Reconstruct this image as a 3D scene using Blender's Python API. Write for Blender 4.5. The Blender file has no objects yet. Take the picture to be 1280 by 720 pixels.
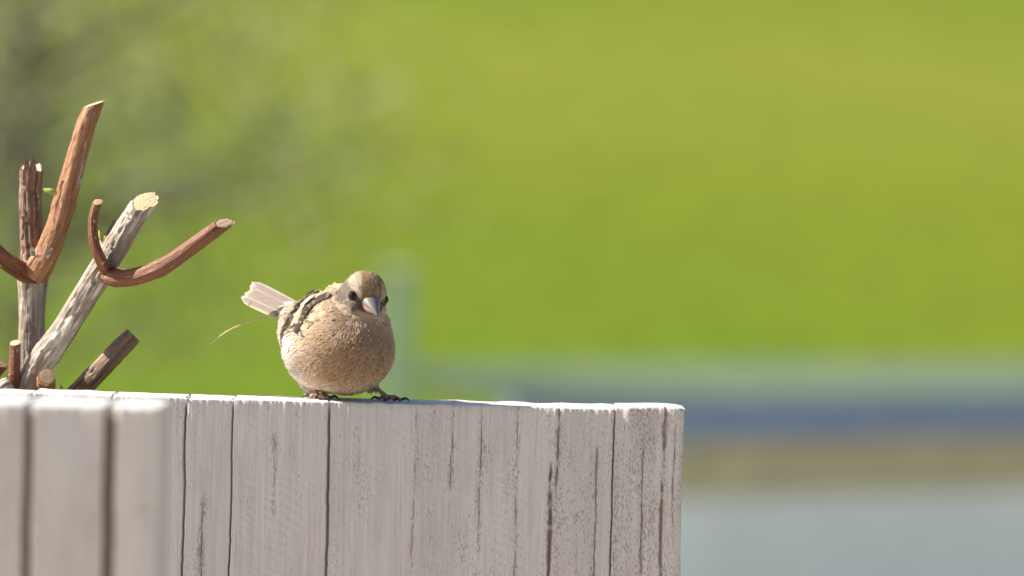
import bpy, bmesh, math, random
import numpy as np
from mathutils import Vector, Matrix

# ------------------------------------------------------------------ camera, sky, sun, exposure
sc = bpy.context.scene
COL = sc.collection
FOCAL_PX = 8000.0            # focal length in photograph pixels (1280 wide)
FOCUS = 4.02
PITCH = math.radians(1.86)
ROLL = math.radians(1.4)
CAM = Vector((0.0, -4.0, 0.905))
fwd = Vector((0, math.cos(PITCH), -math.sin(PITCH)))
up0 = Vector((0, math.sin(PITCH), math.cos(PITCH)))
right0 = Vector((1, 0, 0))
RX = right0 * math.cos(ROLL) + up0 * math.sin(ROLL)
UX = up0 * math.cos(ROLL) - right0 * math.sin(ROLL)

cam_d = bpy.data.cameras.new('camera')
cam = bpy.data.objects.new('camera', cam_d)
COL.objects.link(cam)
sc.camera = cam
cam_d.sensor_width = 36.0
cam_d.lens = FOCAL_PX / 1280.0 * 36.0
cam_d.clip_start = 0.1
cam_d.clip_end = 4000
cam_d.dof.use_dof = True
cam_d.dof.focus_distance = FOCUS
APERTURE = 0.031
cam_d.dof.aperture_fstop = cam_d.lens / 1000.0 / APERTURE
m = Matrix((RX, UX, -fwd)).transposed().to_4x4()
m.translation = CAM
cam.matrix_world = m

SUN_DIR = Vector((-0.74, 0.07, 0.60)).normalized()      # towards the sun
world = bpy.data.worlds.new('World')
sc.world = world
world.use_nodes = True
wn = world.node_tree
wn.nodes.clear()
wo = wn.nodes.new('ShaderNodeOutputWorld')
bg = wn.nodes.new('ShaderNodeBackground')
sky = wn.nodes.new('ShaderNodeTexSky')
sky.sky_type = 'NISHITA'
sky.sun_disc = False
sky.sun_elevation = math.asin(SUN_DIR.z)
sky.sun_rotation = math.atan2(SUN_DIR.x, SUN_DIR.y)
sky.air_density = 1.0
sky.dust_density = 2.0
bg.inputs['Strength'].default_value = 0.06
wn.links.new(sky.outputs[0], bg.inputs['Color'])
wn.links.new(bg.outputs[0], wo.inputs['Surface'])

sun_d = bpy.data.lights.new('sun', 'SUN')
sun_d.energy = 5.0
sun_d.angle = math.radians(0.53)
sun_d.color = (1.0, 0.93, 0.82)
sun = bpy.data.objects.new('sun', sun_d)
COL.objects.link(sun)
sun.rotation_euler = (-SUN_DIR).to_track_quat('-Z', 'Y').to_euler()
sun.location = (-3, 0, 6)

sc.view_settings.view_transform = 'Standard'
sc.view_settings.look = 'None'
sc.view_settings.exposure = 1.2
sc.view_settings.gamma = 1.0
sc.view_settings.use_curve_mapping = False
sc.cycles.max_bounces = 6
sc.cycles.use_denoising = True


def P(px, py, depth):
    """world point that photograph pixel (px, py) shows at a camera depth"""
    return CAM + depth * (fwd + RX * ((px - 640) / FOCAL_PX) + UX * ((360 - py) / FOCAL_PX))


# ------------------------------------------------------------------ helpers
rng = np.random.default_rng(7)
random.seed(7)


def link(o, parent=None):
    COL.objects.link(o)
    if parent is not None:
        o.parent = parent
    return o


def empty(name, loc, label, cat, group=None):
    o = bpy.data.objects.new(name, None)
    o.location = loc
    o.empty_display_size = 0.05
    link(o)
    tag(o, label, cat, group)
    return o


def tag(o, label=None, cat=None, group=None, kind=None):
    if label: o['label'] = label
    if cat: o['category'] = cat
    if group: o['group'] = group
    if kind: o['kind'] = kind
    return o


def mesh_obj(name, verts, faces, mat, parent=None, smooth=True, attrs=None, colors=None):
    me = bpy.data.meshes.new(name)
    v = np.asarray(verts, dtype=np.float64)
    me.from_pydata(v.tolist() if len(v) < 10 else [tuple(a) for a in v], [], [tuple(int(i) for i in f) for f in faces])
    if smooth:
        me.polygons.foreach_set('use_smooth', np.ones(len(me.polygons), dtype=bool))
    if attrs:
        for k, a in attrs.items():
            a = np.asarray(a, dtype=np.float32)
            if a.ndim == 1:
                at_ = me.attributes.new(k, 'FLOAT', 'POINT')
                at_.data.foreach_set('value', a)
            else:
                at_ = me.attributes.new(k, 'FLOAT_VECTOR', 'POINT')
                at_.data.foreach_set('vector', a.ravel())
    if colors is not None:
        ca = me.color_attributes.new('Col', 'FLOAT_COLOR', 'POINT')
        c4 = np.ones((len(v), 4), dtype=np.float32)
        c4[:, :3] = np.clip(colors, 0, 1)
        ca.data.foreach_set('color', c4.ravel())
    me.materials.append(mat)
    me.update()
    o = bpy.data.objects.new(name, me)
    return link(o, parent)


def box(name, lo, hi, mat, parent=None, bevel=0.0):
    bm = bmesh.new()
    bmesh.ops.create_cube(bm, size=1.0)
    for v in bm.verts:
        v.co = Vector(((lo[i] + hi[i]) / 2 + v.co[i] * (hi[i] - lo[i]) for i in range(3)))
    if bevel:
        bmesh.ops.bevel(bm, geom=bm.edges[:], offset=bevel, segments=2, affect='EDGES')
    me = bpy.data.meshes.new(name)
    bm.to_mesh(me); bm.free()
    me.materials.append(mat)
    return link(bpy.data.objects.new(name, me), parent)


def hash2(i, j, seed):
    h = np.sin(i * 127.1 + j * 311.7 + seed * 74.7) * 43758.5453
    return h - np.floor(h)


def vnoise(x, y, seed=0):
    xi, yi = np.floor(x), np.floor(y)
    xf, yf = x - xi, y - yi
    u, v = xf * xf * (3 - 2 * xf), yf * yf * (3 - 2 * yf)
    a, b = hash2(xi, yi, seed), hash2(xi + 1, yi, seed)
    c, d = hash2(xi, yi + 1, seed), hash2(xi + 1, yi + 1, seed)
    return (a * (1 - u) + b * u) * (1 - v) + (c * (1 - u) + d * u) * v


def fbm(x, y, seed=0, octv=3):
    s, a, t = 0, 1.0, 0
    for k in range(octv):
        s = s + a * vnoise(x * 2 ** k, y * 2 ** k, seed + k * 13)
        t += a
        a *= 0.5
    return s / t


def sstep(a, b, x):
    t = np.clip((x - a) / (b - a), 0, 1)
    return t * t * (3 - 2 * t)


# ------------------------------------------------------------------ materials
def new_mat(name):
    mt = bpy.data.materials.new(name)
    mt.use_nodes = True
    nt = mt.node_tree
    return mt, nt, nt.nodes['Principled BSDF']


def N(nt, typ, **kw):
    n = nt.nodes.new(typ)
    for k, v in kw.items():
        setattr(n, k, v)
    return n


def ramp(nt, fac, stops):
    r = N(nt, 'ShaderNodeValToRGB')
    els = r.color_ramp.elements
    while len(els) < len(stops):
        els.new(0.5)
    for e, (p, c) in zip(els, stops):
        e.position = p
        e.color = (c if len(c) == 4 else (*c, 1)) if hasattr(c, '__len__') else (c, c, c, 1)
    nt.links.new(fac, r.inputs['Fac'])
    return r.outputs['Color']


def noise(nt, vec, scale, detail=3, rough=0.55, dist=0.0):
    n = N(nt, 'ShaderNodeTexNoise')
    n.inputs['Scale'].default_value = scale
    n.inputs['Detail'].default_value = detail
    n.inputs['Roughness'].default_value = rough
    n.inputs['Distortion'].default_value = dist
    if vec is not None:
        nt.links.new(vec, n.inputs['Vector'])
    return n.outputs['Fac']


def mapping(nt, vec, scale=(1, 1, 1), loc=(0, 0, 0), rot=(0, 0, 0)):
    mp = N(nt, 'ShaderNodeMapping')
    mp.inputs['Scale'].default_value = scale
    mp.inputs['Location'].default_value = loc
    mp.inputs['Rotation'].default_value = rot
    nt.links.new(vec, mp.inputs['Vector'])
    return mp.outputs[0]


def mix(nt, fac, a, b, mode='MIX'):
    mx = N(nt, 'ShaderNodeMix', data_type='RGBA', blend_type=mode)
    for sock, val in ((mx.inputs['Factor'], fac), (mx.inputs['A'], a), (mx.inputs['B'], b)):
        pass
    fi, ai, bi = mx.inputs[0], mx.inputs[6], mx.inputs[7]
    for sock, val in ((fi, fac), (ai, a), (bi, b)):
        if hasattr(val, 'is_linked'):
            nt.links.new(val, sock)
        elif isinstance(val, (int, float)):
            sock.default_value = val if sock is fi else (val, val, val, 1)
        else:
            sock.default_value = (*val, 1) if len(val) == 3 else val
    return mx.outputs[2]


def math_n(nt, op, a, b=None):
    n = N(nt, 'ShaderNodeMath', operation=op)
    for i, v in enumerate((a, b)):
        if v is None: continue
        if hasattr(v, 'is_linked'): nt.links.new(v, n.inputs[i])
        else: n.inputs[i].default_value = v
    return n.outputs[0]


def bump(nt, bsdf, height, strength, dist):
    b = N(nt, 'ShaderNodeBump')
    b.inputs['Strength'].default_value = strength
    b.inputs['Distance'].default_value = dist
    nt.links.new(height, b.inputs['Height'])
    nt.links.new(b.outputs[0], bsdf.inputs['Normal'])


def plain(name, col, rough=0.6, var=0.15, scale=20, metallic=0.0):
    mt, nt, b = new_mat(name)
    tc = N(nt, 'ShaderNodeTexCoord')
    f = noise(nt, tc.outputs['Object'], scale, 4)
    lo = tuple(c * (1 - var) for c in col)
    hi = tuple(min(1, c * (1 + var)) for c in col)
    nt.links.new(ramp(nt, f, [(0.3, lo), (0.7, hi)]), b.inputs['Base Color'])
    b.inputs['Roughness'].default_value = rough
    b.inputs['Metallic'].default_value = metallic
    return mt


def whitewash_mat(name):
    mt, nt, b = new_mat(name)
    tc = N(nt, 'ShaderNodeTexCoord')
    oc = tc.outputs['Object']
    oi = N(nt, 'ShaderNodeObjectInfo')
    off = N(nt, 'ShaderNodeVectorMath', operation='ADD')
    sc_ = N(nt, 'ShaderNodeVectorMath', operation='SCALE')
    nt.links.new(oi.outputs['Random'], sc_.inputs[0])
    sc_.inputs['Scale'].default_value = 9.0
    nt.links.new(oc, off.inputs[0]); nt.links.new(sc_.outputs[0], off.inputs[1])
    v = off.outputs[0]
    bare = N(nt, 'ShaderNodeAttribute', attribute_name='bare').outputs['Fac']
    wear = N(nt, 'ShaderNodeAttribute', attribute_name='wear').outputs['Fac']
    # soft tonal drift of the paint
    tone = noise(nt, mapping(nt, v, (30, 30, 5)), 1.0, 4, 0.6)
    paint = ramp(nt, tone, [(0.25, (0.54, 0.505, 0.48)), (0.5, (0.61, 0.58, 0.555)), (0.75, (0.67, 0.645, 0.62))])
    # wood grain that shows through thin paint: long streaks
    gr = noise(nt, mapping(nt, v, (420, 420, 14)), 1.0, 4, 0.6, 0.3)
    paint = mix(nt, ramp(nt, gr, [(0.50, 0.0), (0.76, 0.34)]), paint, (0.38, 0.32, 0.28))
    # worn specks, gathered where 'wear' is high
    sp = noise(nt, mapping(nt, v, (1500, 1500, 420)), 1.0, 2, 0.6)
    area = noise(nt, mapping(nt, v, (70, 70, 14), (3, 1, 7)), 1.0, 3, 0.6)
    area2 = math_n(nt, 'ADD', math_n(nt, 'MULTIPLY', math_n(nt, 'SUBTRACT', area, 0.5), 0.55), math_n(nt, 'MULTIPLY', wear, 0.26))
    s2 = math_n(nt, 'ADD', sp, area2)
    blot = noise(nt, mapping(nt, v, (55, 55, 22), (2, 9, 4)), 1.0, 5, 0.7)
    paint = mix(nt, ramp(nt, blot, [(0.52, 0.0), (0.72, 0.30)]), paint, (0.40, 0.35, 0.31))
    speck = ramp(nt, s2, [(0.65, 0.0), (0.76, 0.62)])
    paint = mix(nt, speck, paint, (0.17, 0.115, 0.085))
    col = mix(nt, bare, paint, ramp(nt, gr, [(0.3, (0.15, 0.105, 0.075)), (0.7, (0.27, 0.20, 0.145))]))
    nt.links.new(col, b.inputs['Base Color'])
    b.inputs['Roughness'].default_value = 0.8
    h = math_n(nt, 'ADD', math_n(nt, 'MULTIPLY', gr, 0.7), math_n(nt, 'MULTIPLY', sp, 0.5))
    bump(nt, b, h, 0.35, 0.0006)
    return mt


def bark_mat(name, dark, mid, light, pale=None, pale_amt=0.0, streak=1.0):
    """bark coordinates come from the point attribute 'bark' (unit circle in metres, length)"""
    mt, nt, b = new_mat(name)
    v = N(nt, 'ShaderNodeAttribute', attribute_name='bark').outputs['Vector']
    st = noise(nt, mapping(nt, v, (360, 360, 16)), 1.0, 5, 0.65, 0.6)
    cl = noise(nt, mapping(nt, v, (95, 95, 30), (5, 2, 1)), 1.0, 4, 0.6, 0.4)
    col = ramp(nt, st, [(0.28, dark), (0.50, mid), (0.72, light)])
    if pale is not None:
        t = math_n(nt, 'ADD', math_n(nt, 'MULTIPLY', cl, 0.75), math_n(nt, 'MULTIPLY', st, 0.35))
        col = mix(nt, ramp(nt, t, [(0.62 - pale_amt, 0.0), (0.70 - pale_amt, 1.0)]), col, pale)
    crack = noise(nt, mapping(nt, v, (560, 560, 11), (9, 4, 2)), 1.0, 3, 0.6, 0.9)
    col = mix(nt, ramp(nt, crack, [(0.56, 0.0), (0.64, 0.8 * streak)]), col, tuple(c * 0.35 for c in dark))
    lent = noise(nt, mapping(nt, v, (420, 420, 300), (1, 8, 3)), 1.0, 1, 0.5)
    col = mix(nt, ramp(nt, lent, [(0.70, 0.0), (0.75, 0.8)]), col, (0.55, 0.47, 0.38))
    nt.links.new(col, b.inputs['Base Color'])
    b.inputs['Roughness'].default_value = 0.62
    h = math_n(nt, 'SUBTRACT', math_n(nt, 'ADD', st, math_n(nt, 'MULTIPLY', lent, 0.5)), math_n(nt, 'MULTIPLY', crack, 0.9))
    bump(nt, b, h, 0.85, 0.0018)
    return mt


def cut_mat():
    mt, nt, b = new_mat('cut_wood')
    v = N(nt, 'ShaderNodeAttribute', attribute_name='bark').outputs['Vector']
    rad = N(nt, 'ShaderNodeVectorMath', operation='LENGTH')
    nt.links.new(v, rad.inputs[0])
    n1 = noise(nt, mapping(nt, v, (0.35, 0.35, 1)), 12.0, 4)
    rr = math_n(nt, 'ADD', math_n(nt, 'MULTIPLY', rad.outputs['Value'], 30.0), math_n(nt, 'MULTIPLY', n1, 2.0))
    ring = math_n(nt, 'MULTIPLY', math_n(nt, 'ADD', math_n(nt, 'SINE', rr), 1.0), 0.5)
    col = ramp(nt, ring, [(0.0, (0.40, 0.25, 0.13)), (1.0, (0.64, 0.47, 0.29))])
    col = mix(nt, ramp(nt, rad.outputs['Value'], [(0.10, 0.7), (0.18, 0.0)]), col, (0.30, 0.17, 0.08))
    col = mix(nt, ramp(nt, n1, [(0.5, 0.0), (0.75, 0.6)]), col, (0.30, 0.19, 0.11))
    nt.links.new(col, b.inputs['Base Color'])
    b.inputs['Roughness'].default_value = 0.75
    bump(nt, b, n1, 0.4, 0.001)
    return mt


def plumage_mat(name='plumage', trans=0.22):
    mt, nt, b = new_mat(name)
    c = N(nt, 'ShaderNodeVertexColor', layer_name='Col').outputs['Color']
    tc = N(nt, 'ShaderNodeTexCoord')
    f = noise(nt, tc.outputs['Object'], 1400, 3, 0.6)
    col = mix(nt, 1.0, c, ramp(nt, f, [(0.3, 0.78), (0.7, 1.12)]), 'MULTIPLY')
    nt.links.new(col, b.inputs['Base Color'])
    b.inputs['Roughness'].default_value = 0.9
    b.inputs['Specular IOR Level'].default_value = 0.15
    b.inputs['Sheen Weight'].default_value = 0.15
    tr = N(nt, 'ShaderNodeBsdfTranslucent')
    nt.links.new(col, tr.inputs['Color'])
    ms = N(nt, 'ShaderNodeMixShader')
    ms.inputs[0].default_value = trans
    nt.links.new(b.outputs[0], ms.inputs[1]); nt.links.new(tr.outputs[0], ms.inputs[2])
    nt.links.new(ms.outputs[0], nt.nodes['Material Output'].inputs['Surface'])
    return mt


def gloss(name, col, rough, spec=0.5):
    mt, nt, b = new_mat(name)
    tc = N(nt, 'ShaderNodeTexCoord')
    f = noise(nt, tc.outputs['Object'], 500, 3)
    nt.links.new(ramp(nt, f, [(0.3, tuple(c * 0.85 for c in col)), (0.7, tuple(c * 1.15 for c in col))]), b.inputs['Base Color'])
    b.inputs['Roughness'].default_value = rough
    b.inputs['Specular IOR Level'].default_value = spec
    return mt


def grass_mat():
    mt, nt, b = new_mat('grass')
    tc = N(nt, 'ShaderNodeTexCoord')
    o = tc.outputs['Object']
    big = noise(nt, mapping(nt, o, (0.045, 0.035, 0.0), (3.0, 1.0, 0.0)), 1.0, 3, 0.5, 0.4)
    fine = noise(nt, o, 1.7, 5, 0.65)
    c1 = ramp(nt, big, [(0.30, (0.072, 0.136, 0.0045)), (0.50, (0.117, 0.150, 0.0090)), (0.72, (0.140, 0.162, 0.0135))])
    c2 = mix(nt, 1.0, c1, ramp(nt, fine, [(0.3, 0.75), (0.7, 1.2)]), 'MULTIPLY')
    nt.links.new(c2, b.inputs['Base Color'])
    b.inputs['Roughness'].default_value = 0.9
    b.inputs['Specular IOR Level'].default_value = 0.1
    return mt


M = {
    'wood': whitewash_mat('whitewashed_wood'),
    'rawwood': plain('raw_brown_wood', (0.17, 0.115, 0.075), 0.85, 0.3, 60),
    'bark_grey': bark_mat('pale_grey_bark', (0.16, 0.115, 0.09), (0.30, 0.24, 0.195), (0.44, 0.38, 0.32), (0.58, 0.52, 0.46), 0.05),
    'bark_brown': bark_mat('brown_bark', (0.20, 0.075, 0.030), (0.33, 0.150, 0.070), (0.46, 0.27, 0.155), (0.55, 0.42, 0.30), -0.10),
    'bark_red': bark_mat('red_brown_bark', (0.105, 0.032, 0.013), (0.185, 0.066, 0.030), (0.29, 0.135, 0.070), (0.45, 0.32, 0.22), -0.13, 0.7),
    'bark_dull': bark_mat('dull_grey_brown_bark', (0.11, 0.06, 0.045), (0.23, 0.135, 0.095), (0.38, 0.25, 0.17)),
    'cut': cut_mat(),
    'bud': plain('bud_green', (0.30, 0.36, 0.05), 0.5, 0.3, 300),
    'plumage': plumage_mat(),
    'eye': gloss('eye', (0.006, 0.005, 0.004), 0.04, 0.3),
    'beak': gloss('beak_horn', (0.150, 0.132, 0.128), 0.34),
    'beak_low': gloss('beak_lower_horn', (0.44, 0.28, 0.19), 0.42),
    'leg': gloss('leg_skin', (0.36, 0.20, 0.14), 0.5),
    'claw': gloss('claw', (0.035, 0.027, 0.025), 0.35),
    'straw': gloss('straw', (0.62, 0.52, 0.26), 0.5),
    'grass': grass_mat(),
    'stone': plain('bounce_patio_stone', (0.44, 0.37, 0.31), 0.85, 0.15, 6),
    'paving': plain('bounce_yard_paving', (0.60, 0.57, 0.51), 0.85, 0.1, 2),
    'soil': plain('soil', (0.09, 0.065, 0.045), 0.95, 0.3, 15),
    'roof': plain('roof_sheet', (0.085, 0.125, 0.066), 0.7, 0.08, 2),
    'gutter': plain('slate_blue_paint', (0.23, 0.28, 0.44), 0.45, 0.08, 3),
    'eave': plain('tan_timber', (0.55, 0.48, 0.31), 0.7, 0.12, 3),
    'render': plain('pale_wall', (0.80, 0.82, 0.82), 0.85, 0.05, 2),
    'post': plain('pale_post_paint', (0.66, 0.74, 0.56), 0.6, 0.08, 4),
    'twig': plain('grey_twigs', (0.16, 0.13, 0.11), 0.85, 0.2, 3),
    'leaf': plain('grey_green_leaf', (0.165, 0.175, 0.095), 0.7, 0.3, 1.5),
}

# ------------------------------------------------------------------ terrain
def ground_z(x, y):
    x = np.asarray(x, float); y = np.asarray(y, float)
    z = -4.2 * sstep(3.5, 26, y)
    z = z + np.clip(y - 58, 0, None) * 0.115 * sstep(58, 95, y)
    z = np.where(y > 330, np.minimum(z, 27.0 + (y - 330) * 0.03), z)
    z = z + (fbm(x * 0.02 + 50, y * 0.02 + 50, 3) - 0.5) * 2.2 * sstep(60, 140, y)
    return z


ys = np.concatenate([np.linspace(-40, 3, 12), np.linspace(3.5, 60, 58), np.linspace(62, 340, 90), np.linspace(360, 1500, 24)])
xs = np.concatenate([np.linspace(-900, -70, 18), np.linspace(-60, 60, 81), np.linspace(70, 900, 18)])
gx, gy = np.meshgrid(xs, ys)
gz = ground_z(gx, gy)
nx_, ny_ = len(xs), len(ys)
idx = np.arange(nx_ * ny_).reshape(ny_, nx_)
gf = np.stack([idx[:-1, :-1], idx[:-1, 1:], idx[1:, 1:], idx[1:, :-1]], -1).reshape(-1, 4)
g = mesh_obj('ground', np.stack([gx, gy, gz], -1).reshape(-1, 3), gf, M['grass'])
tag(g, 'bright green grassy ground rising to a hillside', None, None, 'structure')

pt = box('bounce_patio', (-4.5, -9, -0.08), (4.5, -0.02, 0.006), M['stone'])  # unseen slab added for its warm bounce light on the planks
tag(pt, 'pale stone patio out of view, added to bounce light onto the planks', None, None, 'structure')
bd = box('soil_bed', (-1.6, 0.06, -0.08), (0.35, 0.75, 0.012), M['soil'])
tag(bd, 'dark soil bed behind the plank screen', None, None, 'structure')

# ------------------------------------------------------------------ plank screens
def plank(name, parent, x0, x1, top, bottom, yf, thick, seed, yaw_fn, cracks=(), saw=0.0, wear=None, arch=0.0, round_r=0.003, fine=0.0006, right_round=None, grain=1.0, tongue=0.0, groove=0.0022, seam0=0.0, seam1=0.0):
    """upright board; x along the screen, yf = front face, dense in the uppermost 16 cm"""
    rs = np.random.default_rng(seed)
    nx = max(8, int((x1 - x0) / fine))
    t = np.linspace(0, 1, nx)
    xx = x0 + (x1 - x0) * t
    zf = np.concatenate([np.linspace(bottom, top - 0.17, 14)[:-1], np.linspace(top - 0.17, top - 0.004, 190)])
    rr = 0.0011
    # profile: (y offset from front, z, front weight, top weight)
    prof = [(0.0, z, 1.0, 0.0) for z in zf]
    for a in np.linspace(0, math.pi / 2, 6)[1:]:
        prof.append((rr * (1 - math.cos(a)), top - rr + rr * math.sin(a), 1 - a / (math.pi / 2), a / (math.pi / 2)))
    for s in np.linspace(rr, thick - 0.003, 16)[1:]:
        prof.append((s, top, 0.0, 1.0))
    prof += [(thick - 0.0008, top - 0.0009, 0, 0.6), (thick, top - 0.003, 0, 0), (thick, bottom, 0, 0)]
    prof = np.array(prof)
    npf = len(prof)
    X = np.repeat(xx[None, :], npf, 0)
    Y = np.repeat(prof[:, 0][:, None], nx, 1)
    Z = np.repeat(prof[:, 1][:, None], nx, 1)
    fw = prof[:, 2][:, None]
    tw = prof[:, 3][:, None]
    # long grain relief, saw marks and general unevenness on the front face
    d = (fbm(X * 700, Z * 22 + seed * 3, seed, 3) - 0.5) * 0.0009 * grain
    d += (fbm(X * 120, Z * 9, seed + 5, 3) - 0.5) * 0.0016
    d += (fbm(X * 24, Z * 12, seed + 9, 2) - 0.5) * 0.0022
    if saw:
        ph = Z * 1050 + X * 620 + 9.0 * fbm(X * 60, Z * 45, seed + 2, 3)
        patch = sstep(0.42, 0.62, fbm(X * 45, Z * 25 + 4, seed + 21, 2))
        d += np.sin(ph) * 0.00009 * saw * patch
    bare = np.zeros_like(X)
    wr = np.full_like(X, 0.08)
    for (cx, z_hi, z_lo, w, depth, wob, cs) in cracks:
        drift = (fbm(np.full_like(Z, 3.3), Z * 26 + cs * 7, cs, 3) - 0.5) * wob
        wid = w * (0.35 + 1.3 * fbm(np.full_like(Z, 8.1), Z * 90 + cs, cs + 3, 2))
        fade = sstep(z_lo - 0.012, z_lo, Z) * (1 - sstep(z_hi, z_hi + 0.012, Z))
        dx = np.abs(X - cx - drift)
        brk = sstep(0.34, 0.52, fbm(np.full_like(Z, 5.5), Z * 75 + cs * 3, cs + 9, 3))
        msk = (1 - sstep(0.35, 1.0, dx / np.maximum(wid, 1e-5))) * fade * (0.25 + 0.75 * brk)
        d += msk * depth
        bare = np.maximum(bare, msk * 0.85)
        wr = np.maximum(wr, 0.7 * fade * (1 - sstep(0.0, 0.0045, dx)))
    if wear is not None:
        wr = np.maximum(wr, wear(X, Z))
    chip = sstep(0.62, 0.80, fbm(X * 210, Z * 0 + seed, seed + 31, 2))
    topfade = sstep(top - 0.0012, top - 0.0060, Z)
    # the top arris keeps the outline of the front face, fading out across the top
    jt_ = len(zf) - 1
    onfront = (np.arange(npf) <= jt_)[:, None]
    Y = Y + np.where(onfront, d, d[jt_:jt_ + 1] * np.exp(-prof[:, 0][:, None] / 0.005))
    Z = Z - tw * ((fbm(X * 60, Y * 60, seed + 4, 3) - 0.5) * 0.0016 + chip * 0.0007 * np.exp(-Y / 0.006))
    if arch:
        Z = Z + tw * arch * np.sin(np.pi * np.clip((X - x0) / (x1 - x0), 0, 1)) ** 1.0
    # rounded upright edges
    el = (X - x0); er = (x1 - X)
    rR = right_round or round_r
    for e, r in ((el, round_r), (er, rR)):
        q_ = np.clip(1 - e / r, 0, 1)
        off = r * (1 - np.sqrt(np.clip(1 - q_ ** 2, 0, 1))) * (1.0 if r > 0.002 else (0.15 + 0.85 * topfade))
        Y = Y + (prof[:, 0][:, None] < thick * 0.5) * off * (fw > 0) + 0
        Z = Z - tw * off * 0.10
    # boards are not ruler-straight: both sides of a joint follow the same line
    def edge_w(xc):
        sd_ = round(xc * 300) % 97
        return (fbm(np.full_like(Z, 2.2), Z * 34 + sd_, sd_, 3) - 0.5) * 0.0014 + (vnoise(Z * 230, Z * 0 + sd_, sd_ + 3) - 0.5) * 0.00035
    ew0, ew1 = edge_w(seam0), edge_w(seam1)
    tt = np.clip((X - x0) / (x1 - x0), 0, 1)
    X = X + ew0 * (1 - tt) + ew1 * tt
    mid = thick * 0.5
    # close the two side faces
    def side(xv, col):
        return np.full((npf, 1), xv), np.full((npf, 1), mid), Z[:, col:col + 1] - 0.0
    xl, yl, zl = side(x0, 0)
    xr, yr, zr = side(x1 + tongue, nx - 1)
    if tongue:          # recessed raw-wood tongue that fills the joint to the next board
        yt = np.maximum(prof[:, 0][:, None], groove * (0.08 + 0.92 * sstep(top - 0.0015, top - 0.0065, Z[:, -1:])))
        zt = Z[:, -1:] - 0.0003 * tw
        brt = (1.0 - tw) * (0.45 + 0.55 * sstep(top - 0.002, top - 0.010, Z[:, -1:]))
        X = np.hstack([xl, X, X[:, -1:], X[:, -1:] + tongue, xr])
        Y = np.hstack([yl, Y, yt, yt, yr]); Z = np.hstack([zl, Z, zt, zt, zr])
        bare = np.hstack([bare[:, :1], bare, brt * 0.8, brt, brt]); wr = np.hstack([wr[:, :1], wr, wr[:, -1:], wr[:, -1:], wr[:, -1:]])
        nx += 2
    else:
        X = np.hstack([xl, X, xr]); Y = np.hstack([yl, Y, yr]); Z = np.hstack([zl, Z, zr])
        bare = np.hstack([bare[:, :1], bare, bare[:, -1:]]); wr = np.hstack([wr[:, :1], wr, wr[:, -1:]])
    Yw = Y + yf + yaw_fn(X)
    nxx = nx + 2
    V = np.stack([X, Yw, Z], -1).reshape(-1, 3)
    I = np.arange(npf * nxx).reshape(npf, nxx)
    F = np.stack([I[:-1, :-1], I[:-1, 1:], I[1:, 1:], I[1:, :-1]], -1).reshape(-1, 4)
    return V, F, bare.ravel(), wr.ravel()


def make_screen(name, label, anchor_px, anchor_py, depth, yaw, thick, specs, seed0, fine, raw_gap):
    """specs: list of dict(l, r in pixels, ...) from left to right"""
    A = P(anchor_px, anchor_py, depth)
    top = A.z
    tanY = math.tan(yaw)
    yaw_fn = lambda X: (X - A.x) * tanY
    base = Vector((P((specs[0]['l'] + specs[-1]['r']) / 2, anchor_py, depth).x, A.y + thick / 2, 0))
    root = empty(name, base, label, 'plank screen')
    off = np.array([base.x, base.y, 0.0])

    def xw(px):
        return P(px, anchor_py, depth).x
    for k, s in enumerate(specs):
        gl = s.get('gl', 0.0006)
        gr_ = s.get('gr', 0.0006)
        cr = []
        for c in s.get('cracks', ()):
            px, y_hi, y_lo, w, dep, wob, cs = c
            cr.append((xw(px), top - (y_hi - 505) / FOCAL_PX * depth, top - (y_lo - 505) / FOCAL_PX * depth, w, dep, wob, cs))
        V, F, bare, wr = plank('plank', root, xw(s['l']) + gl, xw(s['r']) - gr_, top + s.get('dz', 0), 0.006, A.y + s.get('dy', 0), thick,
                               seed0 + k * 11, yaw_fn, cr, s.get('saw', 0), s.get('wear'), s.get('arch', 0), s.get('rr', 0.0007), fine, s.get('rround'), s.get('grain', 1.0), (gr_ + specs[k + 1].get('gl', 0.0006) + 0.0002) if k + 1 < len(specs) else 0.0, raw_gap, xw(s['l']), xw(s['r']))
        mesh_obj('plank', V - off, F, M['wood'], root, True, {'bare': bare, 'wear': wr})
    # rails and posts behind the boards
    xl, xr = xw(specs[0]['l']), xw(specs[-1]['r'])
    for zc in (top - 0.10, 0.16):
        r = box('rail', (xl + 0.01 - base.x, 0, zc - 0.03), (xr - 0.02 - base.x, 0.022, zc + 0.03), M['rawwood'], root, 0.002)
        r.location = (0, A.y + thick + 0.003 - base.y + yaw_fn(base.x), 0)
        r.rotation_euler = (0, 0, math.atan(tanY))
    for xp in (xl + 0.06, xr - 0.06):
        yb = A.y + thick + 0.028 + yaw_fn(xp) - base.y
        box('post', (xp - 0.022 - base.x, yb, 0.0), (xp + 0.022 - base.x, yb + 0.044, top - 0.05), M['rawwood'], root, 0.003)
    return top, A


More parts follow.
